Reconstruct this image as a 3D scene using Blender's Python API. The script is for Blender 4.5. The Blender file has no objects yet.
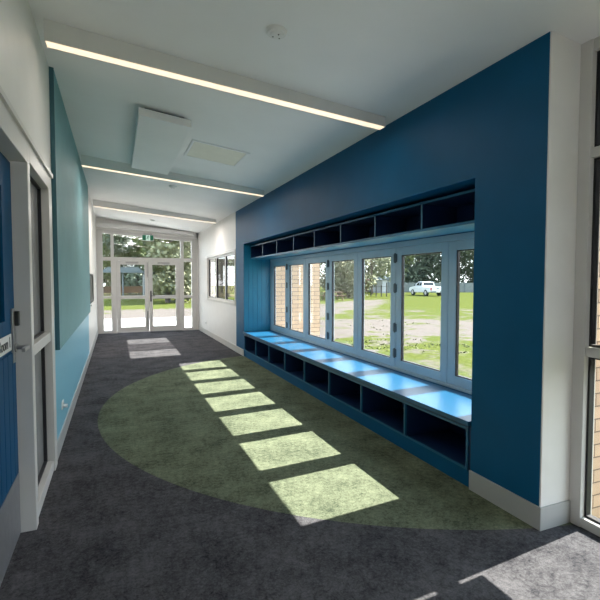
import bpy, bmesh, math, random
from mathutils import Vector, Matrix

random.seed(7)
sc = bpy.context.scene
C = sc.collection

# ------------------------------------------------------------------ camera
cam_d = bpy.data.cameras.new('camera')
cam = bpy.data.objects.new('camera', cam_d)
C.objects.link(cam)
cam_d.sensor_width = 36.0
cam_d.lens = 446.0 / 600.0 * 36.0
cam_d.clip_end = 400
cam_d.clip_start = 0.02
cam.location = (0, 0, 1.52)
cam.rotation_euler = (math.radians(90 - 2.478), 0, math.radians(-22.46))
sc.camera = cam

# ------------------------------------------------------------------ world, sun, exposure
w = bpy.data.worlds.new('sky')
sc.world = w
w.use_nodes = True
nt = w.node_tree
bg = nt.nodes['Background']
tc = nt.nodes.new('ShaderNodeTexCoord')
sep = nt.nodes.new('ShaderNodeSeparateXYZ')
nt.links.new(tc.outputs['Generated'], sep.inputs[0])
rmp = nt.nodes.new('ShaderNodeValToRGB')
rmp.color_ramp.elements[0].position = 0.0
rmp.color_ramp.elements[0].color = (0.93, 0.96, 1.0, 1)
rmp.color_ramp.elements[1].position = 0.9
rmp.color_ramp.elements[1].color = (0.55, 0.76, 1.0, 1)
nt.links.new(sep.outputs['Z'], rmp.inputs[0])
nt.links.new(rmp.outputs[0], bg.inputs['Color'])
bg.inputs['Strength'].default_value = 4.9

sun_d = bpy.data.lights.new('sun', 'SUN')
sun_d.energy = 29.0
sun_d.color = (1.0, 0.94, 0.86)
sun_d.angle = math.radians(0.5)
sun = bpy.data.objects.new('sun', sun_d)
C.objects.link(sun)
sun.rotation_euler = Vector((-1.0, -0.0825, -0.925)).to_track_quat('-Z', 'Y').to_euler()
sun.location = (20, 3, 20)

vs = sc.view_settings
vs.view_transform = 'Standard'
vs.look = 'None'
vs.exposure = 0.0
vs.gamma = 1.0
vs.use_curve_mapping = False
sc.cycles.use_denoising = True
sc.cycles.max_bounces = 14
sc.cycles.diffuse_bounces = 7
sc.cycles.transparent_max_bounces = 24
sc.cycles.sample_clamp_indirect = 12

# ------------------------------------------------------------------ materials
def new_mat(name):
    m = bpy.data.materials.new(name)
    m.use_nodes = True
    return m, m.node_tree, m.node_tree.nodes['Principled BSDF']

def mat(name, col, rough=0.5, metal=0.0, var=0.06, scale=6.0, bump=0.0, bscale=200.0, spec=0.5, emit=None, estr=0):
    m, t, p = new_mat(name)
    p.inputs['Roughness'].default_value = rough
    p.inputs['Metallic'].default_value = metal
    p.inputs['Specular IOR Level'].default_value = spec
    co = t.nodes.new('ShaderNodeTexCoord')
    n = t.nodes.new('ShaderNodeTexNoise')
    n.inputs['Scale'].default_value = scale
    n.inputs['Detail'].default_value = 4
    t.links.new(co.outputs['Object'], n.inputs['Vector'])
    r = t.nodes.new('ShaderNodeValToRGB')
    r.color_ramp.elements[0].position = 0.3
    r.color_ramp.elements[1].position = 0.7
    r.color_ramp.elements[0].color = tuple(c * (1 - var) for c in col) + (1,)
    r.color_ramp.elements[1].color = tuple(min(1, c * (1 + var)) for c in col) + (1,)
    t.links.new(n.outputs['Fac'], r.inputs[0])
    t.links.new(r.outputs[0], p.inputs['Base Color'])
    if bump > 0:
        n2 = t.nodes.new('ShaderNodeTexNoise')
        n2.inputs['Scale'].default_value = bscale
        t.links.new(co.outputs['Object'], n2.inputs['Vector'])
        b = t.nodes.new('ShaderNodeBump')
        b.inputs['Strength'].default_value = bump
        b.inputs['Distance'].default_value = 0.01
        t.links.new(n2.outputs['Fac'], b.inputs['Height'])
        t.links.new(b.outputs[0], p.inputs['Normal'])
    if emit:
        p.inputs['Emission Color'].default_value = emit + (1,)
        p.inputs['Emission Strength'].default_value = estr
    return m

def glass_mat(name, tint, refl=0.9):
    m, t, p = new_mat(name)
    t.nodes.remove(p)
    out = t.nodes['Material Output']
    tr = t.nodes.new('ShaderNodeBsdfTransparent')
    tr.inputs[0].default_value = tint + (1,)
    gl = t.nodes.new('ShaderNodeBsdfGlossy')
    gl.inputs['Roughness'].default_value = 0.01
    lw = t.nodes.new('ShaderNodeLayerWeight')
    lw.inputs['Blend'].default_value = 0.5
    pw = t.nodes.new('ShaderNodeMath'); pw.operation = 'POWER'; pw.inputs[1].default_value = 5
    t.links.new(lw.outputs['Facing'], pw.inputs[0])
    ma = t.nodes.new('ShaderNodeMath'); ma.operation = 'MULTIPLY_ADD'
    ma.inputs[1].default_value = refl; ma.inputs[2].default_value = 0.03
    t.links.new(pw.outputs[0], ma.inputs[0])
    mx = t.nodes.new('ShaderNodeMixShader')
    t.links.new(ma.outputs[0], mx.inputs[0])
    t.links.new(tr.outputs[0], mx.inputs[1])
    t.links.new(gl.outputs[0], mx.inputs[2])
    t.links.new(mx.outputs[0], out.inputs['Surface'])
    return m

def math_node(t, op, a, b=None):
    n = t.nodes.new('ShaderNodeMath'); n.operation = op
    for k, v in ((0, a), (1, b)):
        if v is None: continue
        if isinstance(v, (int, float)): n.inputs[k].default_value = v
        else: t.links.new(v, n.inputs[k])
    return n.outputs[0]

def mix_col(t, f, a, b):
    n = t.nodes.new('ShaderNodeMix'); n.data_type = 'RGBA'
    for k, v in ((0, f), (6, a), (7, b)):
        if isinstance(v, tuple): n.inputs[k].default_value = v + (1,) if len(v) == 3 else v
        elif isinstance(v, (int, float)): n.inputs[k].default_value = v
        else: t.links.new(v, n.inputs[k])
    return n.outputs[2]

def noise(t, vec, scale, detail=4, rough=0.55):
    n = t.nodes.new('ShaderNodeTexNoise')
    n.inputs['Scale'].default_value = scale
    n.inputs['Detail'].default_value = detail
    n.inputs['Roughness'].default_value = rough
    t.links.new(vec, n.inputs['Vector'])
    return n.outputs['Fac']

def ramp(t, f, p0, p1, c0=(0, 0, 0), c1=(1, 1, 1)):
    r = t.nodes.new('ShaderNodeValToRGB')
    r.color_ramp.elements[0].position = p0; r.color_ramp.elements[0].color = c0 + (1,)
    r.color_ramp.elements[1].position = p1; r.color_ramp.elements[1].color = c1 + (1,)
    t.links.new(f, r.inputs[0])
    return r.outputs[0]

def carpet_mat():
    m, t, p = new_mat('carpet')
    g = t.nodes.new('ShaderNodeNewGeometry')
    s = t.nodes.new('ShaderNodeSeparateXYZ')
    t.links.new(g.outputs['Position'], s.inputs[0])
    dx = math_node(t, 'SUBTRACT', s.outputs['X'], 3.35)
    dy = math_node(t, 'SUBTRACT', s.outputs['Y'], 5.34)
    d = math_node(t, 'SQRT', math_node(t, 'ADD', math_node(t, 'MULTIPLY', dx, dx), math_node(t, 'MULTIPLY', dy, dy)))
    inside = math_node(t, 'LESS_THAN', d, 3.555)
    fine = noise(t, g.outputs['Position'], 80, 4, 0.8)
    mid = noise(t, g.outputs['Position'], 26, 5, 0.7)
    big = noise(t, g.outputs['Position'], 3.2, 6, 0.65)
    # cracked organic pattern of the carpet tile
    v = t.nodes.new('ShaderNodeTexVoronoi'); v.feature = 'DISTANCE_TO_EDGE'
    v.inputs['Scale'].default_value = 22
    wv = t.nodes.new('ShaderNodeVectorMath'); wv.operation = 'ADD'
    nz = t.nodes.new('ShaderNodeTexNoise'); nz.inputs['Scale'].default_value = 9
    t.links.new(g.outputs['Position'], nz.inputs['Vector'])
    sc_ = t.nodes.new('ShaderNodeVectorMath'); sc_.operation = 'SCALE'; sc_.inputs['Scale'].default_value = 0.12
    t.links.new(nz.outputs['Color'], sc_.inputs[0])
    t.links.new(g.outputs['Position'], wv.inputs[0]); t.links.new(sc_.outputs[0], wv.inputs[1])
    t.links.new(wv.outputs[0], v.inputs['Vector'])
    vein = ramp(t, v.outputs['Distance'], 0.0, 0.12)
    a = math_node(t, 'ADD', math_node(t, 'MULTIPLY', fine, 0.42), math_node(t, 'MULTIPLY', mid, 0.45))
    a = math_node(t, 'ADD', a, math_node(t, 'MULTIPLY', big, 0.45))
    a = math_node(t, 'ADD', a, math_node(t, 'MULTIPLY', vein, 0.05))
    grey = ramp(t, a, 0.54, 0.86, (0.020, 0.020, 0.024), (0.122, 0.118, 0.126))
    green = ramp(t, a, 0.54, 0.86, (0.036, 0.047, 0.031), (0.200, 0.222, 0.148))
    col = mix_col(t, inside, grey, green)
    t.links.new(col, p.inputs['Base Color'])
    p.inputs['Roughness'].default_value = 1.0
    p.inputs['Specular IOR Level'].default_value = 0.05
    b = t.nodes.new('ShaderNodeBump'); b.inputs['Strength'].default_value = 0.5; b.inputs['Distance'].default_value = 0.006
    t.links.new(fine, b.inputs['Height']); t.links.new(b.outputs[0], p.inputs['Normal'])
    return m

def left_wall_mat():
    m, t, p = new_mat('left_wall_paint')
    g = t.nodes.new('ShaderNodeNewGeometry')
    s = t.nodes.new('ShaderNodeSeparateXYZ')
    t.links.new(g.outputs['Position'], s.inputs[0])
    f = math_node(t, 'GREATER_THAN', s.outputs['Y'], 4.30)
    f = math_node(t, 'MULTIPLY', f, math_node(t, 'LESS_THAN', s.outputs['Y'], 9.52))
    f = math_node(t, 'MULTIPLY', f, math_node(t, 'LESS_THAN', s.outputs['Z'], 1.2))
    n = noise(t, g.outputs['Position'], 3, 3)
    white = ramp(t, n, 0.3, 0.7, (0.70, 0.69, 0.67), (0.74, 0.73, 0.71))
    t.links.new(mix_col(t, f, white, (0.19, 0.46, 0.60)), p.inputs['Base Color'])
    p.inputs['Roughness'].default_value = 0.45
    return m

def brick_mat():
    m, t, p = new_mat('cream_brick')
    g = t.nodes.new('ShaderNodeNewGeometry')
    s = t.nodes.new('ShaderNodeSeparateXYZ'); t.links.new(g.outputs['Position'], s.inputs[0])
    c = t.nodes.new('ShaderNodeCombineXYZ')
    t.links.new(math_node(t, 'ADD', s.outputs['X'], s.outputs['Y']), c.inputs['X'])
    t.links.new(s.outputs['Z'], c.inputs['Y'])
    b = t.nodes.new('ShaderNodeTexBrick')
    b.inputs['Scale'].default_value = 1.0
    b.inputs['Brick Width'].default_value = 0.25
    b.inputs['Row Height'].default_value = 0.086
    b.inputs['Mortar Size'].default_value = 0.005
    b.inputs['Color1'].default_value = (0.56, 0.38, 0.25, 1)
    b.inputs['Color2'].default_value = (0.48, 0.325, 0.215, 1)
    b.inputs['Mortar'].default_value = (0.17, 0.11, 0.075, 1)
    t.links.new(c.outputs[0], b.inputs['Vector'])
    t.links.new(b.outputs['Color'], p.inputs['Base Color'])
    p.inputs['Roughness'].default_value = 0.9
    return m

def ground_mat():
    m, t, p = new_mat('ground')
    g = t.nodes.new('ShaderNodeNewGeometry')
    s = t.nodes.new('ShaderNodeSeparateXYZ'); t.links.new(g.outputs['Position'], s.inputs[0])
    P = g.outputs['Position']
    n1 = noise(t, P, 0.12, 5, 0.6)
    n2 = noise(t, P, 0.9, 6, 0.65)
    n3 = noise(t, P, 9, 5, 0.7)
    X2 = math_node(t, 'MULTIPLY', s.outputs['X'], s.outputs['X'])
    Y2 = math_node(t, 'MULTIPLY', s.outputs['Y'], s.outputs['Y'])
    r = math_node(t, 'SQRT', math_node(t, 'ADD', X2, Y2))
    r = math_node(t, 'ADD', r, math_node(t, 'MULTIPLY', math_node(t, 'SUBTRACT', n1, 0.5), 16.0))
    r = math_node(t, 'ADD', r, math_node(t, 'MULTIPLY', math_node(t, 'SUBTRACT', n2, 0.5), 9.0))
    # track of bare dirt running past the building, and a second one further out
    def band(v, lo, hi):
        return math_node(t, 'MULTIPLY', math_node(t, 'GREATER_THAN', v, lo), math_node(t, 'LESS_THAN', v, hi))
    b1 = band(r, 12.5, 21.5)
    az = math_node(t, 'DIVIDE', s.outputs['X'], s.outputs['Y'])
    far_r = math_node(t, 'ADD', r, math_node(t, 'MULTIPLY', math_node(t, 'SUBTRACT', az, 0.5), -50.0))
    b2 = math_node(t, 'MULTIPLY', band(far_r, 24.0, 36.0), band(math_node(t, 'ADD', az, math_node(t, 'MULTIPLY', math_node(t, 'SUBTRACT', n2, 0.5), 0.25)), 0.25, 0.66))
    b3 = math_node(t, 'MULTIPLY', band(math_node(t, 'ADD', s.outputs['Y'], math_node(t, 'MULTIPLY', n2, 8)), 23, 33), math_node(t, 'LESS_THAN', s.outputs['X'], 9))
    f = math_node(t, 'MAXIMUM', math_node(t, 'MAXIMUM', b1, b2), b3)
    patch = ramp(t, n2, 0.50, 0.60)
    patch2 = math_node(t, 'MULTIPLY', patch, math_node(t, 'LESS_THAN', r, 30))
    f = math_node(t, 'MAXIMUM', math_node(t, 'MULTIPLY', f, math_node(t, 'SUBTRACT', 1.0, math_node(t, 'MULTIPLY', ramp(t, n2, 0.36, 0.44, (1, 1, 1), (0, 0, 0)), 0.8))), math_node(t, 'MULTIPLY', patch2, 0.8))
    grass = ramp(t, n3, 0.3, 0.75, (0.044, 0.056, 0.013), (0.102, 0.112, 0.034))
    dirt = ramp(t, n3, 0.3, 0.75, (0.095, 0.080, 0.072), (0.150, 0.130, 0.118))
    dry = ramp(t, n3, 0.3, 0.75, (0.12, 0.105, 0.05), (0.21, 0.185, 0.10))
    fd = math_node(t, 'MULTIPLY', math_node(t, 'GREATER_THAN', math_node(t, 'ADD', s.outputs['Y'], math_node(t, 'MULTIPLY', n1, 10)), 53), math_node(t, 'LESS_THAN', s.outputs['X'], 14))
    t.links.new(mix_col(t, fd, mix_col(t, f, grass, dirt), dry), p.inputs['Base Color'])
    p.inputs['Roughness'].default_value = 1.0
    p.inputs['Specular IOR Level'].default_value = 0.0
    return m

M = dict(
    carpet=carpet_mat(), left_wall=left_wall_mat(), brick=brick_mat(), ground=ground_mat(),
    white=mat('white_paint', (0.78, 0.76, 0.74), 0.5, var=0.02),
    ceiling=mat('ceiling_paint', (0.86, 0.86, 0.86), 0.6, var=0.02, scale=2),
    blue=mat('blue_paint', (0.001, 0.090, 0.205), 0.5, var=0.05, scale=3, spec=0.18),
    blue_board=mat('blue_board', (0.006, 0.165, 0.29), 0.35, var=0.05, scale=3),
    blue_lam=mat('blue_laminate', (0.006, 0.085, 0.185), 0.34, var=0.04, scale=4),
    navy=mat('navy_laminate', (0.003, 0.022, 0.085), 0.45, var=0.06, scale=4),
    edge=mat('blue_edging', (0.015, 0.12, 0.23), 0.35, var=0.04),
    teal=mat('teal_panel', (0.165, 0.35, 0.385), 0.6, var=0.04, scale=3),
    teal_dark=mat('teal_edge', (0.03, 0.11, 0.14), 0.6, var=0.04),
    skirt=mat('grey_skirting', (0.42, 0.42, 0.41), 0.4, var=0.03),
    skirt_pale=mat('pale_skirting', (0.62, 0.60, 0.56), 0.4, var=0.03),
    frame=mat('pale_aluminium', (0.62, 0.60, 0.58), 0.38, var=0.02, metal=0.0),
    bifold=mat('bounce_tinted_aluminium', (0.46, 0.60, 0.70), 0.32, var=0.03, metal=0.1),  # blue tint paints in light bounced off the bench onto silver frames
    gasket=mat('black_gasket', (0.012, 0.012, 0.016), 0.5),
    black=mat('black_plastic', (0.01, 0.01, 0.012), 0.35),
    steel=mat('brushed_steel', (0.42, 0.41, 0.40), 0.32, metal=0.9, var=0.08, scale=30),
    kick=mat('kick_plate_metal', (0.30, 0.30, 0.32), 0.38, metal=0.6, var=0.08, scale=20),
    door_blue=mat('door_blue', (0.001, 0.062, 0.155), 0.5, var=0.05, spec=0.12),
    glass=glass_mat('clear_glass', (0.91, 0.93, 0.92)),
    frost=mat('grey_film_glass', (0.24, 0.24, 0.245), 0.25, var=0.04),
    screen=glass_mat('fly_screen_glass', (0.50, 0.50, 0.50)),
    plastic=mat('white_plastic', (0.75, 0.75, 0.74), 0.35, var=0.02),
    vent=mat('cream_vent', (0.80, 0.77, 0.66), 0.5, var=0.03),
    sign_white=mat('sign_white', (0.7, 0.85, 0.78), 0.4, var=0.02, emit=(0.55, 0.9, 0.75), estr=0.25),
    sign_green=mat('sign_green', (0.0, 0.14, 0.07), 0.4, var=0.02, emit=(0.0, 0.20, 0.09), estr=0.12),
    led=mat('led_diffuser', (0.9, 0.85, 0.75), 0.5, var=0.0, emit=(1.0, 0.74, 0.50), estr=1.25),
    concrete=mat('concrete', (0.50, 0.49, 0.47), 0.9, var=0.06, scale=3, bump=0.2, bscale=60),
    mat_dark=mat('entry_mat', (0.02, 0.02, 0.022), 0.95, var=0.2, scale=60),
    text=mat('dark_lettering', (0.03, 0.03, 0.035), 0.5),
    bark=mat('bark', (0.085, 0.065, 0.05), 0.95, var=0.3, scale=4, bump=0.5, bscale=20),
    leaf_a=mat('gum_leaves', (0.125, 0.150, 0.060), 0.7, var=0.45, scale=0.5),
    leaf_b=mat('dark_leaves', (0.072, 0.092, 0.056), 0.7, var=0.45, scale=0.5),
    leaf_c=mat('olive_leaves', (0.155, 0.160, 0.085), 0.7, var=0.45, scale=0.5),
    plant=mat('plant_leaves', (0.10, 0.16, 0.03), 0.5, var=0.3, scale=20),
    pot=mat('pale_pot', (0.62, 0.58, 0.40), 0.5),
    car_white=mat('white_car_paint', (0.62, 0.65, 0.70), 0.25, var=0.02),
    car_glass=mat('dark_car_glass', (0.02, 0.025, 0.03), 0.1),
    tyre=mat('tyre', (0.015, 0.015, 0.015), 0.8),
    red=mat('tail_light', (0.35, 0.02, 0.02), 0.3),
    fence=mat('grey_fence', (0.13, 0.15, 0.15), 0.7, var=0.15, scale=3),
    post=mat('dark_post', (0.05, 0.045, 0.04), 0.8, var=0.2),
    timber=mat('weathered_timber', (0.13, 0.08, 0.05), 0.8, var=0.25, scale=8),
    shed=mat('pale_cladding', (0.42, 0.45, 0.50), 0.6, var=0.04),
    roof_grey=mat('grey_roof', (0.12, 0.15, 0.17), 0.6, var=0.06),
    roof_red=mat('rusty_roof', (0.20, 0.085, 0.065), 0.8, var=0.1),
    blocker=mat('grey_blocker', (0.25, 0.25, 0.25), 0.8),
)

# ------------------------------------------------------------------ mesh builder
class MB:
    def __init__(self): self.v = []; self.f = []
    def add(self, vs, fs):
        o = len(self.v); self.v += [tuple(x) for x in vs]; self.f += [tuple(i + o for i in f) for f in fs]; return self
    def box(self, x0, x1, y0, y1, z0, z1):
        x0, x1 = sorted((x0, x1)); y0, y1 = sorted((y0, y1)); z0, z1 = sorted((z0, z1))
        return self.add([(x0, y0, z0), (x1, y0, z0), (x1, y1, z0), (x0, y1, z0), (x0, y0, z1), (x1, y0, z1), (x1, y1, z1), (x0, y1, z1)],
                        [(0, 3, 2, 1), (4, 5, 6, 7), (0, 1, 5, 4), (1, 2, 6, 5), (2, 3, 7, 6), (3, 0, 4, 7)])
    def prism(self, poly, axis, a0, a1):
        """poly: list of 2D points in the other two axes (ordered x,y,z without axis)"""
        n = len(poly)
        def p(q, a):
            l = list(q); l.insert(axis, a); return tuple(l)
        vs = [p(q, a0) for q in poly] + [p(q, a1) for q in poly]
        fs = [tuple(range(n - 1, -1, -1)), tuple(range(n, 2 * n))] + [(i, (i + 1) % n, n + (i + 1) % n, n + i) for i in range(n)]
        return self.add(vs, fs)
    def cyl(self, p0, p1, r0, r1=None, n=16):
        r1 = r0 if r1 is None else r1
        p0 = Vector(p0); p1 = Vector(p1); d = (p1 - p0).normalized()
        u = d.orthogonal().normalized(); w_ = d.cross(u)
        vs = []
        for p, r in ((p0, r0), (p1, r1)):
            for i in range(n):
                a = 2 * math.pi * i / n
                vs.append(p + (u * math.cos(a) + w_ * math.sin(a)) * r)
        fs = [(i, (i + 1) % n, n + (i + 1) % n, n + i) for i in range(n)] + [tuple(range(n - 1, -1, -1)), tuple(range(n, 2 * n))]
        return self.add(vs, fs)
    def lathe(self, c, prof, n=24):
        """prof: list of (r, z) around the vertical through c"""
        vs = []; fs = []
        for r, z in prof:
            for i in range(n):
                a = 2 * math.pi * i / n
                vs.append((c[0] + r * math.cos(a), c[1] + r * math.sin(a), c[2] + z))
        k = len(prof)
        for j in range(k - 1):
            for i in range(n):
                fs.append((j * n + i, j * n + (i + 1) % n, (j + 1) * n + (i + 1) % n, (j + 1) * n + i))
        fs.append(tuple(range(n - 1, -1, -1))); fs.append(tuple(range((k - 1) * n, k * n)))
        return self.add(vs, fs)
    def ring(self, axis, a0, a1, u0, u1, v0, v1, b):
        """rectangular ring (frame) in the plane normal to axis, bar width b or (left,right,bottom,top)"""
        bl, br, bb, bt = b if isinstance(b, tuple) else (b,) * 4
        for (p, q, r, s) in ((u0, u0 + bl, v0, v1), (u1 - br, u1, v0, v1), (u0 + bl, u1 - br, v0, v0 + bb), (u0 + bl, u1 - br, v1 - bt, v1)):
            if axis == 0: self.box(a0, a1, p, q, r, s)
            elif axis == 1: self.box(p, q, a0, a1, r, s)
            else: self.box(p, q, r, s, a0, a1)
        return self
    def build(self, name, m, parent=None, bevel=0.0, smooth=False):
        off = world_off(parent)
        me = bpy.data.meshes.new(name)
        me.from_pydata([(x - off[0], y - off[1], z - off[2]) for x, y, z in self.v], [], self.f)
        bm = bmesh.new(); bm.from_mesh(me)
        bmesh.ops.recalc_face_normals(bm, faces=bm.faces)
        bm.to_mesh(me); bm.free()
        me.materials.append(m)
        o = bpy.data.objects.new(name, me)
        C.objects.link(o)
        if parent: o.parent = parent
        if bevel > 0:
            b = o.modifiers.new('bevel', 'BEVEL'); b.width = bevel; b.segments = 2; b.limit_method = 'ANGLE'
        if smooth:
            for p in me.polygons: p.use_smooth = True
        return o

def world_off(o):
    v = Vector((0, 0, 0))
    while o:
        v += o.location; o = o.parent
    return v

def thing(name, label, cat, loc=(0, 0, 0), group=None):
    o = bpy.data.objects.new(name, None); C.objects.link(o)
    o.empty_display_size = 0.1
    o.location = loc; o['label'] = label; o['category'] = cat
    if group: o['group'] = group
    return o

def struct(o):
    o['kind'] = 'structure'; return o

def sroot(name, loc):
    o = bpy.data.objects.new(name, None); C.objects.link(o); o.location = loc
    o.empty_display_size = 0.1
    return struct(o)

def dup(root, loc, rz=None, label=None, group=None, scale=None):
    def cp(o, par):
        c = o.copy(); C.objects.link(c)
        if par: c.parent = par
        for ch in o.children: cp(ch, c)
        return c
    r = cp(root, None)
    r.location = loc
    if rz is not None: r.rotation_euler = (0, 0, rz)
    if label: r['label'] = label
    if group: r['group'] = group
    if scale: r.scale = scale
    return r

# ------------------------------------------------------------------ dimensions
XL, XR, YE = -0.49, 2.37, 13.95
Y0 = -1.6                      # corridor continues behind the camera
PN, NN, NF, PF = 1.905, 2.48, 8.68, 9.30   # near pier face, niche near/far, far pier end
XW = 2.97                      # bifold plane
def ceil(x): return 3.32 - 0.1206 * (x + 0.49)

# ------------------------------------------------------------------ shell
struct(MB().prism([(XL - 0.3, Y0), (2.73, Y0), (2.73, 2.43), (2.98, 2.43), (2.98, NF), (2.55, PF), (2.55, YE + 0.19), (XL - 0.3, YE + 0.19)], 2, -0.12, 0.0).build('floor', M['carpet']))
xa, xb = XL - 0.25, 3.03
struct(MB().prism([(xa, ceil(xa)), (xb, ceil(xb)), (xb, ceil(xb) + 0.3), (xa, ceil(xa) + 0.3)], 1, Y0, YE + 0.9).build('ceiling', M['ceiling']))

# left wall: opening for the classroom door + sidelight, small hatch further on
wl = MB()
wl.box(XL - 0.2, XL, Y0, 1.95, 0, 3.5)
wl.box(XL - 0.2, XL, 1.95, 4.14, 2.36, 3.5)
wl.box(XL - 0.2, XL, 4.14, YE + 0.1, 0, 3.5)
struct(wl.build('wall_left', M['left_wall']))

# right blue wall around the niche
wr = MB()
wr.box(XR, 2.66, PN + 0.004, NN, 0, 3.0)
wr.box(2.66, 3.02, 2.425, NN, 0, 3.0)
wr.box(XR, 3.02, NF, PF, 0, 3.0)
wr.box(XR, 3.02, NN, NF, 2.25, 3.0)
wr.box(2.90, 3.02, NN, NF, 0, 0.50)
wr.box(2.92, 3.02, NN, NF, 1.955, 2.25)
struct(wr.build('wall_right', M['blue']))
struct(MB().box(XR + 0.001, 2.66, PN - 0.006, PN + 0.004, 0, 3.0).build('wall_right_return', M['white']))

# far white part of the right wall, with the sliding window opening
WY0, WY1, WZ0, WZ1 = 9.32, 12.52, 0.98, 2.20
wf = MB()
wf.box(XR, XR + 0.22, PF, WY0, 0, 3.0)
wf.box(XR, XR + 0.22, WY1, YE + 0.1, 0, 3.0)
wf.box(XR, XR + 0.22, WY0, WY1, 0, WZ0)
wf.box(XR, XR + 0.22, WY0, WY1, WZ1, 3.0)
struct(wf.build('wall_right_far', M['white']))

# end wall: thin white return pieces around the glazed screen
EX0, EX1 = -0.475, 2.325
def etop(x): return 2.985 - 0.066 * (x - EX0)
we = MB()
we.prism([(XL, etop(XL)), (XR, etop(XR)), (XR, 3.25), (XL, 3.5)], 1, YE, YE + 0.2)
we.box(XL, EX0, YE, YE + 0.15, 0, 3.1)
we.box(EX1, XR, YE, YE + 0.15, 0, 3.0)
struct(we.build('wall_end', M['white']))
# bulkhead pelmet over the end doors
struct(MB().prism([(-0.49, 3.045), (2.24, 2.885), (2.24, 3.0), (-0.49, 3.16)], 1, YE - 0.16, YE).build('trim_1', M['white'], bevel=0.004))

struct(MB().box(XL - 0.2, 2.8, Y0 - 0.15, Y0, 0, 3.5).build('wall_back', M['white']))
# skirtings
struct(MB().box(XL, XL + 0.014, 4.14, YE, 0, 0.13).build('baseboard_left', M['skirt']))
struct(MB().box(XR - 0.012, XR, PN - 0.018, NN, 0, 0.14).build('baseboard_right', M['skirt']))
struct(MB().box(XR, 2.645, PN - 0.018, PN - 0.006, 0, 0.14).build('baseboard_return', M['skirt']))
struct(MB().box(XR - 0.012, XR, NF + 0.02, YE, 0, 0.13).build('baseboard_right_far', M['skirt_pale']))

# ------------------------------------------------------------------ bifold window over the bench
bw = sroot('window_1', (XW, (NN + NF) / 2, 0.5))
f = MB().ring(0, 2.93, 3.02, NN + 0.003, NF - 0.003, 0.50, 1.953, (0.06, 0.06, 0.028, 0.058))
pitch = (NF - NN - 0.12) / 7
for i in range(1, 7): f.box(2.9955, 3.012, NF - 0.06 - i * pitch - 0.03, NF - 0.06 - i * pitch + 0.03, 0.528, 1.895)
f.build('outer_frame', M['bifold'], bw, bevel=0.003)
for i in range(7):
    y1 = NF - 0.06 - i * pitch - 0.003
    y0 = NF - 0.06 - (i + 1) * pitch + 0.003
    s = MB().ring(0, 2.945, 2.995, y0, y1, 0.531, 1.893, (0.098, 0.098, 0.088, 0.088)).build('sash', M['bifold'], bw, bevel=0.004)
    MB().ring(0, 2.9555, 2.985, y0 + 0.0975, y1 - 0.0975, 0.6185, 1.8055, 0.011).build('gasket', M['gasket'], s)
    MB().box(2.966, 2.974, y0 + 0.106, y1 - 0.106, 0.627, 1.797).build('pane', M['glass'], s)
    if i in (0, 2, 4):
        for z in (0.64, 0.93, 1.38, 1.72):
            h = MB().cyl((2.936, y0 - 0.003, z), (2.936, y0 - 0.003, z + 0.11), 0.011, n=10)
            h.box(2.934, 2.946, y0 - 0.03, y0 + 0.024, z + 0.01, z + 0.10)
            h.build('hinge', M['roof_grey'], s)
sill = struct(MB().box(3.02, 3.16, NN - 0.3, NF, 0.42, 0.5).build('trim_2', M['frame']))

# ------------------------------------------------------------------ bench in the niche
bench = thing('storage_bench', 'long blue window bench with eight open cubbies along the floor, sunlit seat', 'bench', (2.65, (NN + NF) / 2, 0))
MB().box(2.345, 2.93, NN + 0.004, NF - 0.004, 0.462, 0.499).build('seat_top', M['blue_lam'], bench, bevel=0.003)
MB().box(2.375, 2.395, NN + 0.004, NF - 0.004, 0.002, 0.125).build('kick_board', M['blue'], bench)
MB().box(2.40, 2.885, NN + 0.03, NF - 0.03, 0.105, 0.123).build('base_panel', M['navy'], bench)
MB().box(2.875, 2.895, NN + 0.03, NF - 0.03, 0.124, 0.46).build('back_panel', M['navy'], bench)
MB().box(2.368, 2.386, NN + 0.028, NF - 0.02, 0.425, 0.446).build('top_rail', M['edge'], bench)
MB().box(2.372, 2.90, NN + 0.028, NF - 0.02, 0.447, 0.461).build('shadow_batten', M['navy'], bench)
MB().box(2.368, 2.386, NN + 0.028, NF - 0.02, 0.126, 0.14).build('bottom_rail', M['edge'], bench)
cp = (NF - 0.03 - (NN + 0.036)) / 8
for i in range(9):
    y = NN + 0.036 + i * cp
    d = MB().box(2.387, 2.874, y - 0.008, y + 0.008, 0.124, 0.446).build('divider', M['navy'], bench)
    MB().box(2.366, 2.3865, y - 0.009, y + 0.009, 0.141, 0.424).build('front_edge', M['edge'], d)
MB().box(2.376, 2.39, NN + 0.003, NN + 0.027, 0.126, 0.461).build('filler_strip', M['navy'], bench)

# ------------------------------------------------------------------ cubby shelf above the window
XS = 2.52
sh = thing('cubby_shelf', 'row of eight dark blue overhead cubbies built above the bifold windows', 'shelf', (2.72, (NN + NF) / 2, 1.955))
MB().box(XS, 2.915, NN + 0.004, NF - 0.004, 1.957, 1.976).build('bottom_panel', M['blue_board'], sh)  # lighter blue than the other panels, painting in light reflected off the bench
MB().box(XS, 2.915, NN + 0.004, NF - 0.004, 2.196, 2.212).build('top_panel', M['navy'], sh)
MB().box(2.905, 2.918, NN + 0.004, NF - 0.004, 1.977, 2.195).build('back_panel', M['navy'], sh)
MB().box(XS - 0.004, XS, NN + 0.004, NF - 0.004, 2.194, 2.214).build('top_edge', M['edge'], sh)
MB().box(XS - 0.004, XS, NN + 0.004, NF - 0.004, 1.955, 1.978).build('bottom_edge', M['edge'], sh)
cp2 = (NF - NN - 0.03) / 8
for i in range(9):
    y = NN + 0.015 + i * cp2
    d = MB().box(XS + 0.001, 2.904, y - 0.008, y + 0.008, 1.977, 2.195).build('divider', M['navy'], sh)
    MB().box(XS - 0.004, XS, y - 0.009, y + 0.009, 1.979, 2.193).build('front_edge', M['edge'], d)
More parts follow.
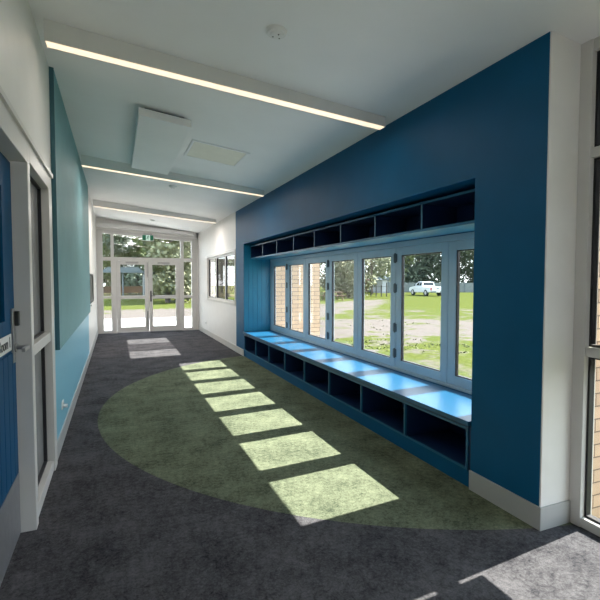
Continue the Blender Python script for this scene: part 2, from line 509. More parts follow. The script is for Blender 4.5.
# small pot plant in the last cubby
pp = thing('pot_plant', 'small leafy plant in a pale pot inside the farthest overhead cubby', 'plant', (2.62, 8.02, 1.977))
MB().lathe((2.62, 8.02, 1.977), [(0.035, 0), (0.05, 0.09), (0.045, 0.09), (0.03, 0.075)], 16).build('pot', M['pot'], pp)
lv = MB()
for k in range(22):
    a = random.uniform(0, 6.28); l = random.uniform(0.06, 0.11); up = random.uniform(0.3, 1.1)
    d = Vector((math.cos(a), math.sin(a), up)).normalized(); b = Vector((2.62, 8.02, 2.055))
    sd = d.cross(Vector((0, 0, 1))).normalized() * 0.016
    lv.add([b, b + d * l * .5 + sd, b + d * l, b + d * l * .5 - sd], [(0, 1, 2, 3)])
lv.build('foliage', M['plant'], pp)

# tongue-and-groove lining on the two niche reveals (boards with V gaps)
for nm, ya, yb in (('trim_3', NF - 0.004, NF), ('trim_4', NN, NN + 0.004)):
    m_ = MB(); nb = 6; bwid = (2.93 - 2.372) / nb
    for k in range(nb):
        m_.box(2.372 + k * bwid + 0.003, 2.372 + (k + 1) * bwid - 0.003, ya, yb, 0.50, 2.25)
    struct(m_.build(nm, M['blue_board']))

# ------------------------------------------------------------------ sliding window in the far right wall
sw = sroot('window_2', (XR, (WY0 + WY1) / 2, WZ0))
MB().ring(0, XR - 0.012, XR + 0.20, WY0, WY1, WZ0, WZ1, 0.055).build('outer_frame', M['frame'], sw, bevel=0.003)
pw = (WY1 - WY0 - 0.11) / 3
for i in range(3):
    a = WY0 + 0.055 + i * pw; b = a + pw
    s = MB().ring(0, XR + 0.03, XR + 0.07, a + 0.001, b - 0.001, WZ0 + 0.056, WZ1 - 0.056, 0.045).build('sash', M['frame'], sw)
    MB().ring(0, XR + 0.027, XR + 0.073, a + 0.046, b - 0.046, WZ0 + 0.101, WZ1 - 0.101, 0.004).build('gasket', M['gasket'], s)
    MB().box(XR + 0.046, XR + 0.054, a + 0.052, b - 0.052, WZ0 + 0.108, WZ1 - 0.108).build('pane', M['screen' if i == 1 else 'glass'], s)

# ------------------------------------------------------------------ end screen with double doors
es = sroot('window_3', ((EX0 + EX1) / 2, YE, 0))
def vbar(m_, x0, x1, z0, z1=None, ya=YE - 0.02, yb=YE + 0.09):
    if z1 is None: m_.prism([(x0, z0), (x1, z0), (x1, etop(x1)), (x0, etop(x0))], 1, ya, yb)
    else: m_.box(x0, x1, ya, yb, z0, z1)
fr = MB()
vbar(fr, EX0, -0.325, 0.0); vbar(fr, 2.165, EX1, 0.0)
fr.box(-0.115, -0.03, YE - 0.015, YE + 0.085, 2.20, etop(-0.03) - 0.10); fr.box(1.84, 1.93, YE - 0.015, YE + 0.085, 2.20, etop(1.93) - 0.10)
vbar(fr, -0.115, 0.03, 0.0, 2.10); vbar(fr, 1.795, 1.93, 0.0, 2.10)
fr.box(-0.325, 2.165, YE - 0.02, YE + 0.09, 2.10, 2.20)
fr.prism([(-0.325, etop(-0.325) - 0.10), (2.165, etop(2.165) - 0.10), (2.165, etop(2.165)), (-0.325, etop(-0.325))], 1, YE - 0.02, YE + 0.09)
for a, b in ((-0.325, -0.115), (1.93, 2.165)):
    fr.box(a, b, YE - 0.01, YE + 0.08, 0.0, 0.075)
    fr.box(a, b, YE - 0.01, YE + 0.08, 1.0, 1.075)
fr.build('outer_frame', M['frame'], es)
for a, b in ((-0.325, -0.115), (-0.03, 1.84), (1.93, 2.165)):
    MB().prism([(a, 2.20), (b, 2.20), (b, etop(b) - 0.10), (a, etop(a) - 0.10)], 1, YE + 0.03, YE + 0.036).build('pane', M['glass'], es)
for a, b in ((-0.325, -0.115), (1.93, 2.165)):
    MB().box(a, b, YE + 0.03, YE + 0.036, 0.075, 1.0).build('pane', M['glass'], es)
    MB().box(a, b, YE + 0.03, YE + 0.036, 1.075, 2.10).build('pane', M['glass'], es)
for n_, (a, b) in enumerate(((0.032, 0.908), (0.916, 1.793))):
    dr = sroot('door_%d' % (n_ + 1), ((a + b) / 2, YE + 0.03, 0))
    lf = MB().ring(1, YE + 0.0, YE + 0.045, a, b, 0.012, 2.095, (0.105, 0.105, 0.15, 0.105))
    lf.box(a + 0.105, b - 0.105, YE, YE + 0.045, 0.985, 1.085)
    lf.build('leaf_frame', M['frame'], dr, bevel=0.003)
    MB().box(a + 0.105, b - 0.105, YE + 0.02, YE + 0.026, 0.162, 0.985).build('pane', M['glass'], dr)
    MB().box(a + 0.105, b - 0.105, YE + 0.02, YE + 0.026, 1.085, 1.99).build('pane', M['glass'], dr)
    MB().box(a + 0.25, a + 0.6, YE - 0.045, YE - 0.001, 2.02, 2.075).build('door_closer', M['steel'], dr, bevel=0.004)
    if n_ == 1:
        h = MB().box(a + 0.035, a + 0.07, YE - 0.014, YE - 0.001, 0.90, 1.22)
        h.cyl((a + 0.052, YE - 0.05, 1.07), (a + 0.052, YE - 0.01, 1.07), 0.01, n=10)
        h.cyl((a + 0.052, YE - 0.05, 1.07), (a + 0.17, YE - 0.05, 1.07), 0.01, n=10)
        h.build('handle', M['gasket'], dr)
    else:
        MB().box(b - 0.045, b - 0.015, YE - 0.018, YE - 0.001, 1.62, 2.06).build('flush_bolt', M['steel'], dr)
        MB().box(b - 0.05, b - 0.01, YE - 0.018, YE - 0.001, 0.05, 0.62).build('lower_bolt', M['steel'], dr)
mt = MB().box(0.92, 1.86, YE - 0.30, YE - 0.03, 0.001, 0.012).build('door_mat', M['mat_dark'])
mt['label'] = 'dark thin mat on the carpet in front of the right glass door'; mt['category'] = 'mat'

# ------------------------------------------------------------------ glazed wall to the right of the camera
GX = 2.64
gw = sroot('window_4', (GX, 0.3, 0))
g = MB()
GY = [(1.825, 1.91), (0.70, 0.78), (-0.42, -0.34), (-1.6, -1.52)]
for a, b in GY: g.box(GX - 0.02, GX + 0.09, a, b, 0, 2.945)
for (za, zb) in ((0.0, 0.06), (1.06, 1.12), (2.25, 2.31), (2.875, 2.945)):
    for k in range(3): g.box(GX - 0.012, GX + 0.085, GY[k + 1][1], GY[k][0], za, zb)
g.build('outer_frame', M['frame'], gw, bevel=0.004)
for k in range(3):
    ya, yb = GY[k + 1][1], GY[k][0]
    for za, zb in ((0.06, 1.06), (1.12, 2.25), (2.31, 2.875)):
        p_ = MB().box(GX + 0.036, GX + 0.044, ya + 0.012, yb - 0.012, za + 0.012, zb - 0.012).build('pane', M['glass'], gw)
        MB().ring(0, GX + 0.018, GX + 0.06, ya, yb, za, zb, 0.013).build('gasket', M['gasket'], p_)
struct(MB().box(GX - 0.02, GX + 0.16, Y0, PN, 2.945, 3.1).build('wall_right_near', M['white']))
bl = thing('sun_blocker', 'unseen added sun blind part way down outside the tall window right of the camera', 'blocker', (2.78, 1.5, 2.9))  # unseen, added to cast the dark notch in the floor sunlight
MB().box(2.778, 2.782, 1.25, 1.80, 1.02, 2.86).build('blocker_sheet', M['blocker'], bl)
MB().cyl((2.76, 1.24, 2.88), (2.76, 1.81, 2.88), 0.03, n=16).build('blocker_tube', M['blocker'], bl)
MB().box(2.772, 2.788, 1.25, 1.80, 0.98, 1.02).build('bottom_bar', M['blocker'], bl)

# ------------------------------------------------------------------ classroom door and sidelight, left
DX = -0.553
cf = sroot('window_5', (XL, 3.6, 0))
c = MB()
FX0, FX1 = -0.62, -0.468
c.box(FX0, FX1, 3.07, 3.15, 0, 2.36)           # mullion post between door and sidelight
c.box(FX0, FX1, 3.99, 4.135, 0, 2.36)          # far stile
c.box(FX0, FX1, 1.96, 2.04, 0, 2.36)           # hinge stile
c.box(FX0, FX1, 2.04, 3.07, 2.215, 2.36)
c.box(FX0, FX1, 3.15, 3.99, 2.235, 2.36)
c.box(FX0, FX1 - 0.012, 3.15, 3.99, 0.0, 0.085)
c.box(FX0, FX1 - 0.012, 3.15, 3.99, 1.045, 1.115)
c.build('outer_frame', M['frame'], cf, bevel=0.004)
for za, zb in ((0.085, 1.045), (1.115, 2.235)):
    p_ = MB().box(-0.553, -0.545, 3.16, 3.98, za + 0.01, zb - 0.01).build('pane', M['frost'], cf)
    MB().ring(0, -0.56, -0.522, 3.15, 3.99, za, zb, (0.012, 0.022, 0.012, 0.012)).build('gasket', M['gasket'], p_)
MB().box(FX1 - 0.01, FX1 + 0.016, 1.96, 4.135, 2.345, 2.375).build('head_trim', M['frame'], cf)

dl = sroot('door_3', (DX, 2.55, 0))
leaf = MB()
leaf.box(DX - 0.045, DX, 2.05, 2.30, 0.012, 2.205)
leaf.box(DX - 0.045, DX, 2.76, 3.062, 0.012, 2.205)
leaf.box(DX - 0.045, DX, 2.30, 2.76, 0.012, 1.30)
leaf.box(DX - 0.045, DX, 2.30, 2.76, 2.02, 2.205)
leaf.build('door_leaf', M['door_blue'], dl, bevel=0.002)
MB().ring(0, DX + 0.0005, DX + 0.012, 2.285, 2.775, 1.285, 2.035, 0.02).build('vision_frame', M['door_blue'], dl)
MB().box(DX - 0.026, DX - 0.020, 2.30, 2.76, 1.30, 2.02).build('vision_panel', M['frost'], dl)
gr = MB()
for k in range(9):
    y = 2.06 + k * 0.11
    gr.box(DX + 0.0005, DX + 0.006, y + 0.004, min(y + 0.106, 3.03), 0.40, 1.11)
gr.build('lower_boards', M['door_blue'], dl)
MB().box(DX + 0.0005, DX + 0.004, 2.06, 3.055, 0.015, 0.38).build('kick_plate', M['kick'], dl)
MB().box(DX + 0.0005, DX + 0.012, 2.955, 3.02, 1.05, 1.36).build('lock_plate', M['steel'], dl, bevel=0.002)
MB().box(DX + 0.0125, DX + 0.035, 2.985, 3.02, 1.26, 1.345).build('lock_cylinder', M['black'], dl, bevel=0.004)
hd = MB().cyl((DX + 0.012, 2.99, 1.135), (DX + 0.075, 2.99, 1.135), 0.012, n=14)
hd.cyl((DX + 0.012, 2.99, 1.135), (DX + 0.02, 2.99, 1.135), 0.027, n=18)
hd.box(DX + 0.066, DX + 0.084, 2.86, 3.0, 1.124, 1.146)
hd.build('lever_handle', M['steel'], dl, bevel=0.003)
sg = MB().box(DX + 0.0065, DX + 0.012, 2.50, 2.90, 1.135, 1.225).build('name_sign', M['plastic'], dl)
td = bpy.data.curves.new('sign_lettering', 'FONT'); td.body = 'Room 1'; td.size = 0.085; td.extrude = 0.0008; td.align_x = 'RIGHT'; td.align_y = 'CENTER'
to = bpy.data.objects.new('sign_lettering', td); C.objects.link(to); to.parent = sg
td.materials.append(M['text'])
to.location = Vector((DX + 0.0132, 2.875, 1.18)) - dl.location
to.rotation_euler = (math.radians(90), 0, math.radians(90))

# ------------------------------------------------------------------ left wall fittings
tp = thing('acoustic_wall_panel', 'tall teal grooved wall panel reaching the ceiling above the light blue wall', 'wall panel', (XL, 6.9, 0.92))
m_ = MB(); n_ = 52; y0, y1 = 4.36, 9.50; st = (y1 - y0) / n_
top = ceil(XL) + 0.02
for k in range(n_):
    a = y0 + k * st; b = a + st
    x = XL + 0.001
    m_.prism([(x, a), (XL + 0.020, a), (XL + 0.034, a + 0.010), (XL + 0.034, b - 0.010), (XL + 0.020, b), (x, b)], 2, 0.92, top)
m_.build('grooved_face', M['teal'], tp)
MB().box(XL + 0.001, XL + 0.036, y0 - 0.014, y0 - 0.001, 0.92, top).build('end_cap', M['teal_dark'], tp)

hb = thing('notice_board', 'dark framed board on the white left wall just past the teal panel', 'board', (XL, 10.3, 1.04))
MB().ring(0, XL + 0.001, XL + 0.03, 9.62, 11.1, 1.06, 1.66, 0.035).build('frame', M['gasket'], hb)
MB().box(XL + 0.001, XL + 0.014, 9.655, 11.065, 1.095, 1.625).build('board_face', M['black'], hb)
MB().box(XL + 0.001, XL + 0.06, 9.56, 11.16, 1.02, 1.055).build('ledge', M['white'], hb)

def outlet(label, xs, y, z, sx):
    o = thing('power_outlet', label, 'outlet', (xs, y, z))
    MB().box(xs, xs + sx * 0.010, y - 0.058, y + 0.058, z - 0.036, z + 0.036).build('cover_plate', M['plastic'], o, bevel=0.003)
    for d in (-0.028, 0.028):
        MB().box(xs + sx * 0.0105, xs + sx * 0.014, y + d - 0.014, y + d + 0.014, z - 0.02, z + 0.012).build('socket', M['skirt'], o)
    return o
ol = outlet('white power outlet low on the light blue left wall', XL + 0.0005, 4.75, 0.34, 1)
MB().cyl((XL + 0.015, 4.72, 0.335), (XL + 0.05, 4.72, 0.335), 0.018, n=12).build('plug', M['plastic'], ol)
outlet('white power outlet low on the far white wall, below the window', XR - 0.0005, 12.75, 0.32, -1)

# ------------------------------------------------------------------ ceiling fittings
def light_bar(y, label, rot, watts, xa=-0.42, xb=2.26):
    xm = (xa + xb) / 2
    t = thing('linear_light', label, 'light', (xm, y, ceil(xm) - 0.1), 'linear lights across the ceiling')
    def low(x): return 0.085 + 0.06 * (xb - x) / (xb - xa)      # the bar drops a little more at its high end
    def sl(x0, x1, d0, d1, a, b):
        return MB().prism([(x0, ceil(x0) - low(x0) - d0), (x1, ceil(x1) - low(x1) - d0), (x1, d1 if d1 is not None else ceil(x1)), (x0, d1 if d1 is not None else ceil(x0))] if d1 is None else
                          [(x0, ceil(x0) - low(x0) - d0), (x1, ceil(x1) - low(x1) - d0), (x1, ceil(x1) - low(x1) - d1), (x0, ceil(x0) - low(x0) - d1)], 1, a, b)
    sl(xa, xb, 0.0, None, y - 0.045, y + 0.045).build('housing', M['plastic'], t)
    sl(xa + 0.004, xb - 0.004, 0.004, 0.0002, y - 0.040, y + 0.040).build('diffuser', M['led'], t)
    for e in (xa, xb): sl(e - 0.004, e + 0.0039, 0.005, None, y - 0.047, y + 0.047).build('end_cap', M['plastic'], t)
    t.rotation_euler = (0, 0, math.radians(-rot))
    ld = bpy.data.lights.new('lamp', 'AREA'); ld.shape = 'RECTANGLE'; ld.size = xb - xa - 0.7; ld.size_y = 0.05
    ld.energy = watts; ld.color = (1.0, 0.93, 0.86)
    lo = bpy.data.objects.new('lamp', ld); C.objects.link(lo); lo.parent = t
    lo.location = (0, 0, ceil(xm) - low(xm) - 0.012 - t.location.z)
    lo.rotation_euler = (0, math.atan(0.1206 - 0.06 / (xb - xa)), 0)
    return t
light_bar(3.56, 'long lit linear light nearest the camera, ending at the blue wall', 2.0, 11.0)
light_bar(7.10, 'long lit linear light behind the hanging ceiling box, middle of the three', 3.0, 26.0)
light_bar(10.85, 'lit linear light farthest away, over the white end of the corridor', 4.0, 55.0)

cb = thing('ceiling_box', 'white rectangular box hanging under the ceiling beside the cream vent', 'ceiling panel', (0.48, 5.85, 3.1))
bx0, bx1, by0, by1 = 0.235, 0.735, 4.66, 6.86
MB().prism([(bx0, ceil(bx0) - 0.105), (bx1, ceil(bx1) - 0.105), (bx1, ceil(bx1) - 0.03), (bx0, ceil(bx0) - 0.03)], 1, by0, by1).build('panel', M['ceiling'], cb, bevel=0.004)
MB().prism([(bx0 + .06, ceil(bx0 + .06) - 0.03), (bx1 - .06, ceil(bx1 - .06) - 0.03), (bx1 - .06, ceil(bx1 - .06) + 0.01), (bx0 + .06, ceil(bx0 + .06) + 0.01)], 1, by0 + .06, by1 - .06).build('mounting_frame', M['roof_grey'], cb)

cv = thing('ceiling_vent', 'flush cream square vent in the ceiling right of the hanging box', 'vent', (1.2, 5.65, 3.1))
vx0, vx1, vy0, vy1 = 0.85, 1.54, 5.32, 6.02
def flat(m_, x0, x1, a, b, d0, d1):
    return m_.prism([(x0, ceil(x0) - d0), (x1, ceil(x1) - d0), (x1, ceil(x1) - d1), (x0, ceil(x0) - d1)], 1, a, b)
fm = MB()
flat(fm, vx0, vx0 + .03, vy0, vy1, .012, -.01); flat(fm, vx1 - .03, vx1, vy0, vy1, .012, -.01)
flat(fm, vx0 + .03, vx1 - .03, vy0, vy0 + .03, .012, -.01); flat(fm, vx0 + .03, vx1 - .03, vy1 - .03, vy1, .012, -.01)
fm.build('frame', M['ceiling'], cv)
flat(MB(), vx0 + .034, vx1 - .034, vy0 + .034, vy1 - .034, .008, -.01).build('grille', M['vent'], cv)

def detector(x, y, label):
    z = ceil(x)
    t = thing('smoke_detector', label, 'smoke detector', (x, y, z), 'smoke detectors on the ceiling')
    MB().lathe((x, y, z - 0.022), [(0.062, 0.0), (0.068, 0.008), (0.068, 0.034)], 28).build('base', M['plastic'], t, smooth=False)
    d = MB().lathe((x, y, z - 0.038), [(0.02, 0.0), (0.040, 0.005), (0.047, 0.0155)], 28).build('sensor_cap', M['plastic'], t)
    for k in range(3):
        a = k * 2.1 + .6
        MB().box(x + .026 * math.cos(a) - .004, x + .026 * math.cos(a) + .004, y + .026 * math.sin(a) - .004, y + .026 * math.sin(a) + .004, z - .0395, z - .036).build('indicator', M['gasket'], d)
detector(0.995, 2.80, 'round white smoke detector nearest the camera, in front of the first light')
detector(0.94, 8.0, 'round smoke detector just behind the middle linear light')
detector(0.94, 12.6, 'tiny smoke detector near the end doors, behind the farthest light')

ex = thing('exit_sign', 'green and white running man exit sign above the glass doors', 'sign', (0.90, YE - 0.09, 2.86))
ey = YE - 0.10
MB().box(0.735, 1.065, ey, ey + 0.04, 2.69, 2.865).build('housing', M['plastic'], ex, bevel=0.004)
MB().box(0.78, 1.02, ey - 0.002, ey + 0.042, 2.865, 2.90).build('mounting_bracket', M['skirt'], ex)
MB().box(0.745, 0.845, ey - 0.003, ey - 0.0005, 2.70, 2.852).build('green_panel', M['sign_green'], ex)
MB().box(0.962, 1.055, ey - 0.003, ey - 0.0005, 2.70, 2.852).build('green_panel', M['sign_green'], ex)
MB().box(0.846, 0.961, ey - 0.003, ey - 0.0005, 2.70, 2.852).build('white_panel', M['sign_white'], ex)
rm = MB(); yy = ey - 0.0036
def stroke(p, q, wd):
    p = Vector((p[0], p[1])); q = Vector((q[0], q[1])); d = (q - p).normalized(); n = Vector((-d.y, d.x)) * wd / 2
    rm.prism([tuple(p + n), tuple(p - n), tuple(q - n), tuple(q + n)], 1, yy, yy + 0.0005)
rm.prism([(0.912 + .011 * math.cos(a * .6283), 2.832 + .011 * math.sin(a * .6283)) for a in range(10)], 1, yy, yy + .0005)
stroke((0.908, 2.818), (0.895, 2.772), .022); stroke((0.895, 2.775), (0.915, 2.742), .014); stroke((0.915, 2.742), (0.905, 2.712), .012)
stroke((0.895, 2.775), (0.872, 2.745), .014); stroke((0.872, 2.745), (0.856, 2.752), .012)
stroke((0.908, 2.815), (0.93, 2.79), .010); stroke((0.93, 2.79), (0.944, 2.80), .009); stroke((0.905, 2.815), (0.878, 2.805), .010); stroke((0.878, 2.805), (0.87, 2.785), .009)
rm.build('running_man', M['sign_green'], ex)

# ------------------------------------------------------------------ outside
struct(MB().box(-60, 140, -40, 160, -0.6, -0.25).build('ground', M['ground']))
struct(MB().box(-5, 6.3, YE + 0.2, 19.6, -0.25, -0.03).build('path', M['concrete']))
struct(MB().box(2.6, 4.6, 8.96, YE + 0.19, -0.25, -0.04).build('paved_strip_far', M['concrete']))
struct(MB().box(2.75, 4.3, 2.43, 8.6, -0.25, -0.05).build('paved_strip', M['concrete']))
struct(MB().box(3.03, 4.06, 8.70, 8.95, -0.25, 3.0).build('wall_brick_fin', M['brick']))
struct(MB().box(2.735, 3.7, 1.95, 2.42, -0.25, 2.9).build('wall_brick_pier', M['brick']))

def tree_proto(name, h, spread, leafmat, n_leaf, seed, trunk_r=0.22, blobs=16, low=0.28, leaf=0.26):
    rnd = random.Random(seed)
    t = thing(name, 'x', 'tree')
    tr = MB(); pts = [Vector((0, 0, -0.3))]
    for k in range(5): pts.append(pts[-1] + Vector((rnd.uniform(-.15, .15), rnd.uniform(-.15, .15), h * 0.13)))
    for k in range(5): tr.cyl(pts[k], pts[k + 1], trunk_r * (1 - k * .15), trunk_r * (1 - (k + 1) * .15), 9)
    cs = []
    for k in range(blobs):
        a = rnd.uniform(0, 6.283); q = rnd.uniform(0.1, 1) ** .6; zz = rnd.uniform(low, 0.93)
        prof = math.sin(math.pi * min(1, max(0.12, (zz - low + .15) / (1.05 - low + .15)))) ** .6
        c_ = Vector((math.cos(a) * spread * q * prof, math.sin(a) * spread * q * prof, h * zz))
        cs.append((c_, h * rnd.uniform(.10, .17)))
        if k < 9: tr.cyl(pts[rnd.choice((2, 3, 4, 5))], c_, trunk_r * .28, trunk_r * .08, 6)
    tr.build('trunk', M['bark'], t)
    lv = MB()
    for k in range(n_leaf):
        c_, r_ = rnd.choice(cs)
        d = Vector((rnd.gauss(0, 1), rnd.gauss(0, 1), rnd.gauss(0, .8))).normalized() * r_ * rnd.uniform(.3, 1.12) ** .6
        p = c_ + d
        u = Vector((rnd.gauss(0, 1), rnd.gauss(0, 1), rnd.gauss(0, 1))).normalized(); v_ = u.orthogonal().normalized()
        s_ = leaf * rnd.uniform(.5, 1.25)
        lv.add([p - u * s_ * .8, p + v_ * s_ * .45, p + u * s_ * .8, p - v_ * s_ * .45], [(0, 1, 2, 3)])
    lv.build('crown', M[leafmat], t)
    return t

def place(px, depth, z=-0.25):
    """ground point at a depth along the corridor-facing view"""
    a = math.radians(22.46); lat = (px - 300) / 446.0 * depth
    return (depth * math.sin(a) + lat * math.cos(a), depth * math.cos(a) - lat * math.sin(a), z)

protos = {
    'gum': tree_proto('gum_tree', 11, 4.2, 'leaf_a', 6000, 3, leaf=.3, blobs=24),
    'dark': tree_proto('dark_tree', 13, 4.6, 'leaf_b', 9000, 5, low=0.05, blobs=36, leaf=.36),
    'olive': tree_proto('olive_tree', 7.5, 3.0, 'leaf_c', 4500, 8, low=0.12, blobs=20),
}
used = set()
def tree(kind, px, depth, label, sc_=1.0, rz=0.0):
    p = protos[kind]; q = place(px, depth)
    if kind not in used:
        used.add(kind); p.location = q; p.rotation_euler = (0, 0, rz); p.scale = (sc_,) * 3; p['label'] = label; p['group'] = 'trees beyond the grass'
        return p
    return dup(p, q, rz, label, 'trees beyond the grass', (sc_,) * 3)

# seen through the bench windows
tree('dark', 420, 76, 'tall dark tree directly behind the cab of the white ute', 1.0, .4)
tree('dark', 446, 80, 'tall dark tree rising behind the tailgate of the white ute', 1.05, 2.1)
tree('dark', 472, 78, 'dark tree behind the grey fence, in the rightmost window panel', 1.0, 3.6)
tree('dark', 400, 84, 'dark tree between the white shed and the white ute', .95, 5.0)
tree('gum', 372, 60, 'green gum tree above the rusty red roof', .85, .2)
tree('gum', 390, 72, 'broad green gum tree overhanging the small white shed', .95, 1.9)
tree('olive', 349, 46, 'slender olive green tree behind the picnic table', .9, .9)
tree('olive', 338, 50, 'pale olive tree just right of the brick fin', .95, 2.9)
tree('dark', 356, 88, 'distant dark tree between two olive trees and the rusty roof', 1.0, 2.6)
tree('gum', 328, 66, 'gum tree partly hidden by the brick fin', .9, 4.0)
# seen through the end doors and the sliding window
tree('olive', 124, 66, 'olive tree behind the left glass door', 1.25, .3)
tree('dark', 148, 58, 'big dark tree in the middle of the end doors', .9, 1.3)
tree('olive', 168, 36, 'pale olive tree close behind the right glass door', 1.05, 2.2)
tree('gum', 186, 42, 'bright green gum tree at the right sidelight of the end screen', .9, 3.1)
tree('gum', 112, 58, 'gum tree behind the left sidelight of the end screen', .75, 4.4)
tree('dark', 165, 62, 'dark tree far behind the shelter, right of the doors', .95, 5.2)
tree('dark', 206, 60, 'dark tree right of the end screen', .9, .7)
tree('gum', 228, 50, 'gum tree seen through the white sliding window', .9, 1.6)
tree('dark', 245, 70, 'dark tree behind the sliding window gum tree', 1.0, 2.9)

# shelter beyond the end doors
sp = place(126, 48)
st = thing('shelter', 'open grey roofed shelter on posts across the grass behind the left door', 'shelter', sp)
x, y, z = sp
MB().box(x - 2.6, x + 2.0, y - 1.5, y + 1.5, 2.35, 2.62).build('roof', M['roof_grey'], st)
MB().prism([(x - 2.2, 2.62), (x + 1.6, 2.62), (x + 1.2, 2.95), (x - 1.8, 2.95)], 1, y - 1.1, y + 1.1).build('upper_roof', M['fence'], st)
for dx in (-2.4, -0.3, 1.8):
    for dy in (-1.3, 1.3): MB().cyl((x + dx, y + dy, -0.3), (x + dx, y + dy, 2.36), 0.07, n=10).build('post', M['roof_grey'], st)
MB().box(x - 2.3, x + 1.7, y + 1.0, y + 1.25, 0.2, 0.9).build('back_rail', M['timber'], st)

# picnic table
tx, ty, tz = place(333, 40)
pt = thing('picnic_table', 'brown timber picnic table on the grass just right of the brick fin', 'table', (tx, ty, tz))
MB().box(tx - .9, tx + .9, ty - .38, ty + .38, tz + .70, tz + .76).build('tabletop', M['timber'], pt)
for s_ in (-1, 1):
    MB().box(tx - .9, tx + .9, ty + s_ * .72 - .14, ty + s_ * .72 + .14, tz + .42, tz + .47).build('bench_seat', M['timber'], pt)
    MB().box(tx + s_ * .65 - .05, tx + s_ * .65 + .05, ty - .8, ty + .8, tz + .36, tz + .42).build('cross_beam', M['timber'], pt)
    for q in (-1, 1): MB().cyl((tx + s_ * .72, ty + q * .6, tz - .02), (tx + s_ * .72, ty + q * .2, tz + .70), .05, n=8).build('leg', M['timber'], pt)

# sheds
def shed(px, depth, wx, wy, h, rise, wallm, roofm, label, name='shed'):
    x, y, z = place(px, depth); z -= .02
    t = thing(name, label, 'shed', (x, y, z))
    MB().box(x - wx / 2, x + wx / 2, y - wy / 2, y + wy / 2, z, z + h).build('wall', M[wallm], t)
    MB().prism([(x - wx / 2 - .2, z + h), (x + wx / 2 + .2, z + h), (x, z + h + rise)], 1, y - wy / 2 - .2, y + wy / 2 + .2).build('roof', M[roofm], t)
    MB().box(x - .4, x + .4, y - wy / 2 - .03, y - wy / 2 - .002, z + .02, z + 1.9).build('door', M['roof_grey'], t)
shed(384, 66, 2.6, 3, 1.9, .55, 'shed', 'roof_grey', 'small white shed with grey roof beyond the dark fence posts')
shed(367, 74, 1.6, 2.4, 1.5, .6, 'timber', 'roof_red', 'little hut with a rusty red roof left of the white shed')

# post and rail fence near the shed
pf = thing('post_fence', 'short fence of dark posts standing in front of the white shed', 'fence', place(383, 50))
q0 = Vector(place(371, 50)); q1 = Vector(place(397, 50))
for k in range(6):
    p = q0.lerp(q1, k / 5)
    MB().cyl((p.x, p.y, p.z - .03), (p.x, p.y, p.z + (1.55 if k in (1, 3) else 1.25)), .06, n=8).build('post', M['post'], pf)
for zz in (.5, 1.1):
    MB().cyl(q0 + Vector((0, 0, zz)), q1 + Vector((0, 0, zz)), .018, n=6).build('rail', M['post'], pf)
# long grey boundary fence behind the ute
gf = thing('boundary_fence', 'long low grey fence along the far side of the grass behind the white ute', 'fence', place(450, 68))
q0 = Vector(place(398, 68)); q1 = Vector(place(520, 68))
d = (q1 - q0).normalized(); n_ = Vector((-d.y, d.x, 0)) * .03
MB().add([q0 + n_, q1 + n_, q1 - n_, q0 - n_] + [v_ + Vector((0, 0, 1.45)) for v_ in (q0 + n_, q1 + n_, q1 - n_, q0 - n_)],
         [(0, 1, 2, 3), (4, 5, 6, 7), (0, 1, 5, 4), (1, 2, 6, 5), (2, 3, 7, 6), (3, 0, 4, 7)]).build('panel', M['fence'], gf)
for k in range(12):
    p = q0.lerp(q1, k / 11) - Vector((-d.y, d.x, 0)) * .09
    MB().cyl((p.x, p.y, p.z - .02), (p.x, p.y, p.z + 1.6), .05, n=8).build('post', M['roof_grey'], gf)

# white ute: built along +Y (front), then turned
ut = thing('ute', 'white dual cab ute parked on the grass with its tailgate towards us', 'car')
b = MB()
side = [(-2.6, .50), (-2.6, 1.05), (-1.0, 1.08), (1.15, 1.10), (2.35, .98), (2.6, .80), (2.6, .45), (2.1, .38), (-2.2, .42)]
b.prism(side, 0, -.90, .90)
b.build('body', M['car_white'], ut, bevel=.05)
cbn = MB()
cab = [(-.62, 1.08), (-.50, 1.62), (.62, 1.66), (1.35, 1.10)]
vs_ = [(-.86, y_, z_) for y_, z_ in cab]; top_ = []
cbn.add([(s_ * (.86 if z_ < 1.3 else .70), y_, z_) for s_ in (-1, 1) for y_, z_ in cab],
        [(0, 1, 2, 3), (4, 5, 6, 7), (0, 1, 5, 4), (1, 2, 6, 5), (2, 3, 7, 6), (3, 0, 4, 7)])
cbn.build('cab', M['car_white'], ut, bevel=.03)
def sidewin(y0_, y1_):
    for s_ in (-1, 1):
        m_ = MB()
        pts = [(y0_ - (0 if y0_ > -.5 else .06), 1.20), (y1_ + (.18 if y1_ > .4 else 0), 1.20), (y1_ - (.15 if y1_ > .4 else 0), 1.58), (y0_ + .02, 1.58)]
        def xx(z_): return s_ * (.86 - .16 * (z_ - 1.10) / .6 + .012)
        m_.add([(xx(z_), y_, z_) for y_, z_ in pts] + [(xx(z_) - s_ * .02, y_, z_) for y_, z_ in pts],
               [(0, 1, 2, 3), (4, 5, 6, 7), (0, 1, 5, 4), (1, 2, 6, 5), (2, 3, 7, 6), (3, 0, 4, 7)])
        m_.build('side_window', M['car_glass'], ut)
sidewin(-.40, .06); sidewin(.14, .68)
MB().add([(-.66, -.61, 1.22), (.66, -.61, 1.22), (.60, -.53, 1.56), (-.60, -.53, 1.56), (-.66, -.57, 1.22), (.66, -.57, 1.22), (.60, -.49, 1.56), (-.60, -.49, 1.56)],
         [(0, 1, 2, 3), (4, 5, 6, 7), (0, 1, 5, 4), (1, 2, 6, 5), (2, 3, 7, 6), (3, 0, 4, 7)]).build('rear_window', M['car_glass'], ut)
tg = MB().box(-.72, .72, -2.64, -2.601, .62, 1.03).build('tailgate', M['car_white'], ut, bevel=.01)
MB().box(-.12, .12, -2.655, -2.641, .84, .93).build('tailgate_handle', M['car_glass'], tg)
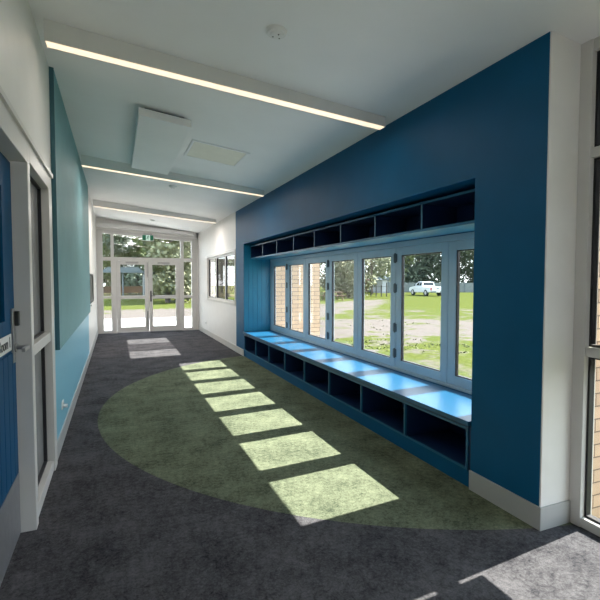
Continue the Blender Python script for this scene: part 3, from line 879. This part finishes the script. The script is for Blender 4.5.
for s_ in (-1, 1): MB().box(s_ * .74, s_ * .89, -2.64, -2.601, .66, 1.02).build('tail_light', M['red'], ut)
MB().box(-.85, .85, -2.74, -2.60, .42, .58).build('rear_bumper', M['fence'], ut, bevel=.02)
MB().box(-.24, .24, -2.75, -2.741, .45, .55).build('number_plate', M['vent'], ut)
for s_ in (-1, 1):
    for y_ in (-1.55, 1.60):
        wv = MB().cyl((s_ * .70, y_, .37), (s_ * .93, y_, .37), .37, n=24).build('wheel', M['tyre'], ut)
        MB().cyl((s_ * .925, y_, .37), (s_ * .94, y_, .37), .22, n=18).build('hub', M['skirt'], wv)
for s_ in (-1, 1): MB().box(s_ * .90, s_ * 1.06, .92, 1.04, 1.15, 1.32).build('side_mirror', M['car_glass'], ut)
ut.location = place(426, 53)
ut.rotation_euler = (0, 0, math.radians(-(38.4 - 29)))

# tufts of longer grass outside the bench windows
gt = MB(); rnd = random.Random(4)
for k in range(1500):
    dpt = rnd.uniform(7.5, 22)
    px = rnd.uniform(300, 500)
    x, y, z = place(px, dpt)
    if x < 4.5: continue
    if math.sin(x * .9 + 1.3 * math.sin(y * .7)) + math.sin(y * 1.1 + x * .35) + rnd.uniform(-.8, .8) < .35: continue
    r_ = math.hypot(x, y)
    if 13 < r_ < 20 and rnd.random() < .85: continue
    for q in range(4):
        a = rnd.uniform(0, 6.28); h_ = rnd.uniform(.015, .05); ww = rnd.uniform(.02, .05)
        ox, oy = rnd.uniform(-.12, .12), rnd.uniform(-.12, .12); lx, ly = rnd.uniform(-.06, .06), rnd.uniform(-.06, .06)
        gt.add([(x + ox - ww * math.cos(a), y + oy - ww * math.sin(a), z - .01), (x + ox + ww * math.cos(a), y + oy + ww * math.sin(a), z - .01), (x + ox + lx, y + oy + ly, z + h_)], [(0, 1, 2)])
go = gt.build('grass', mat('grass_tufts', (0.115, 0.125, 0.036), 0.8, var=0.3, scale=2))
go['kind'] = 'stuff'; go['label'] = 'tufts of green grass growing between the bare dirt outside the windows'; go['category'] = 'grass'
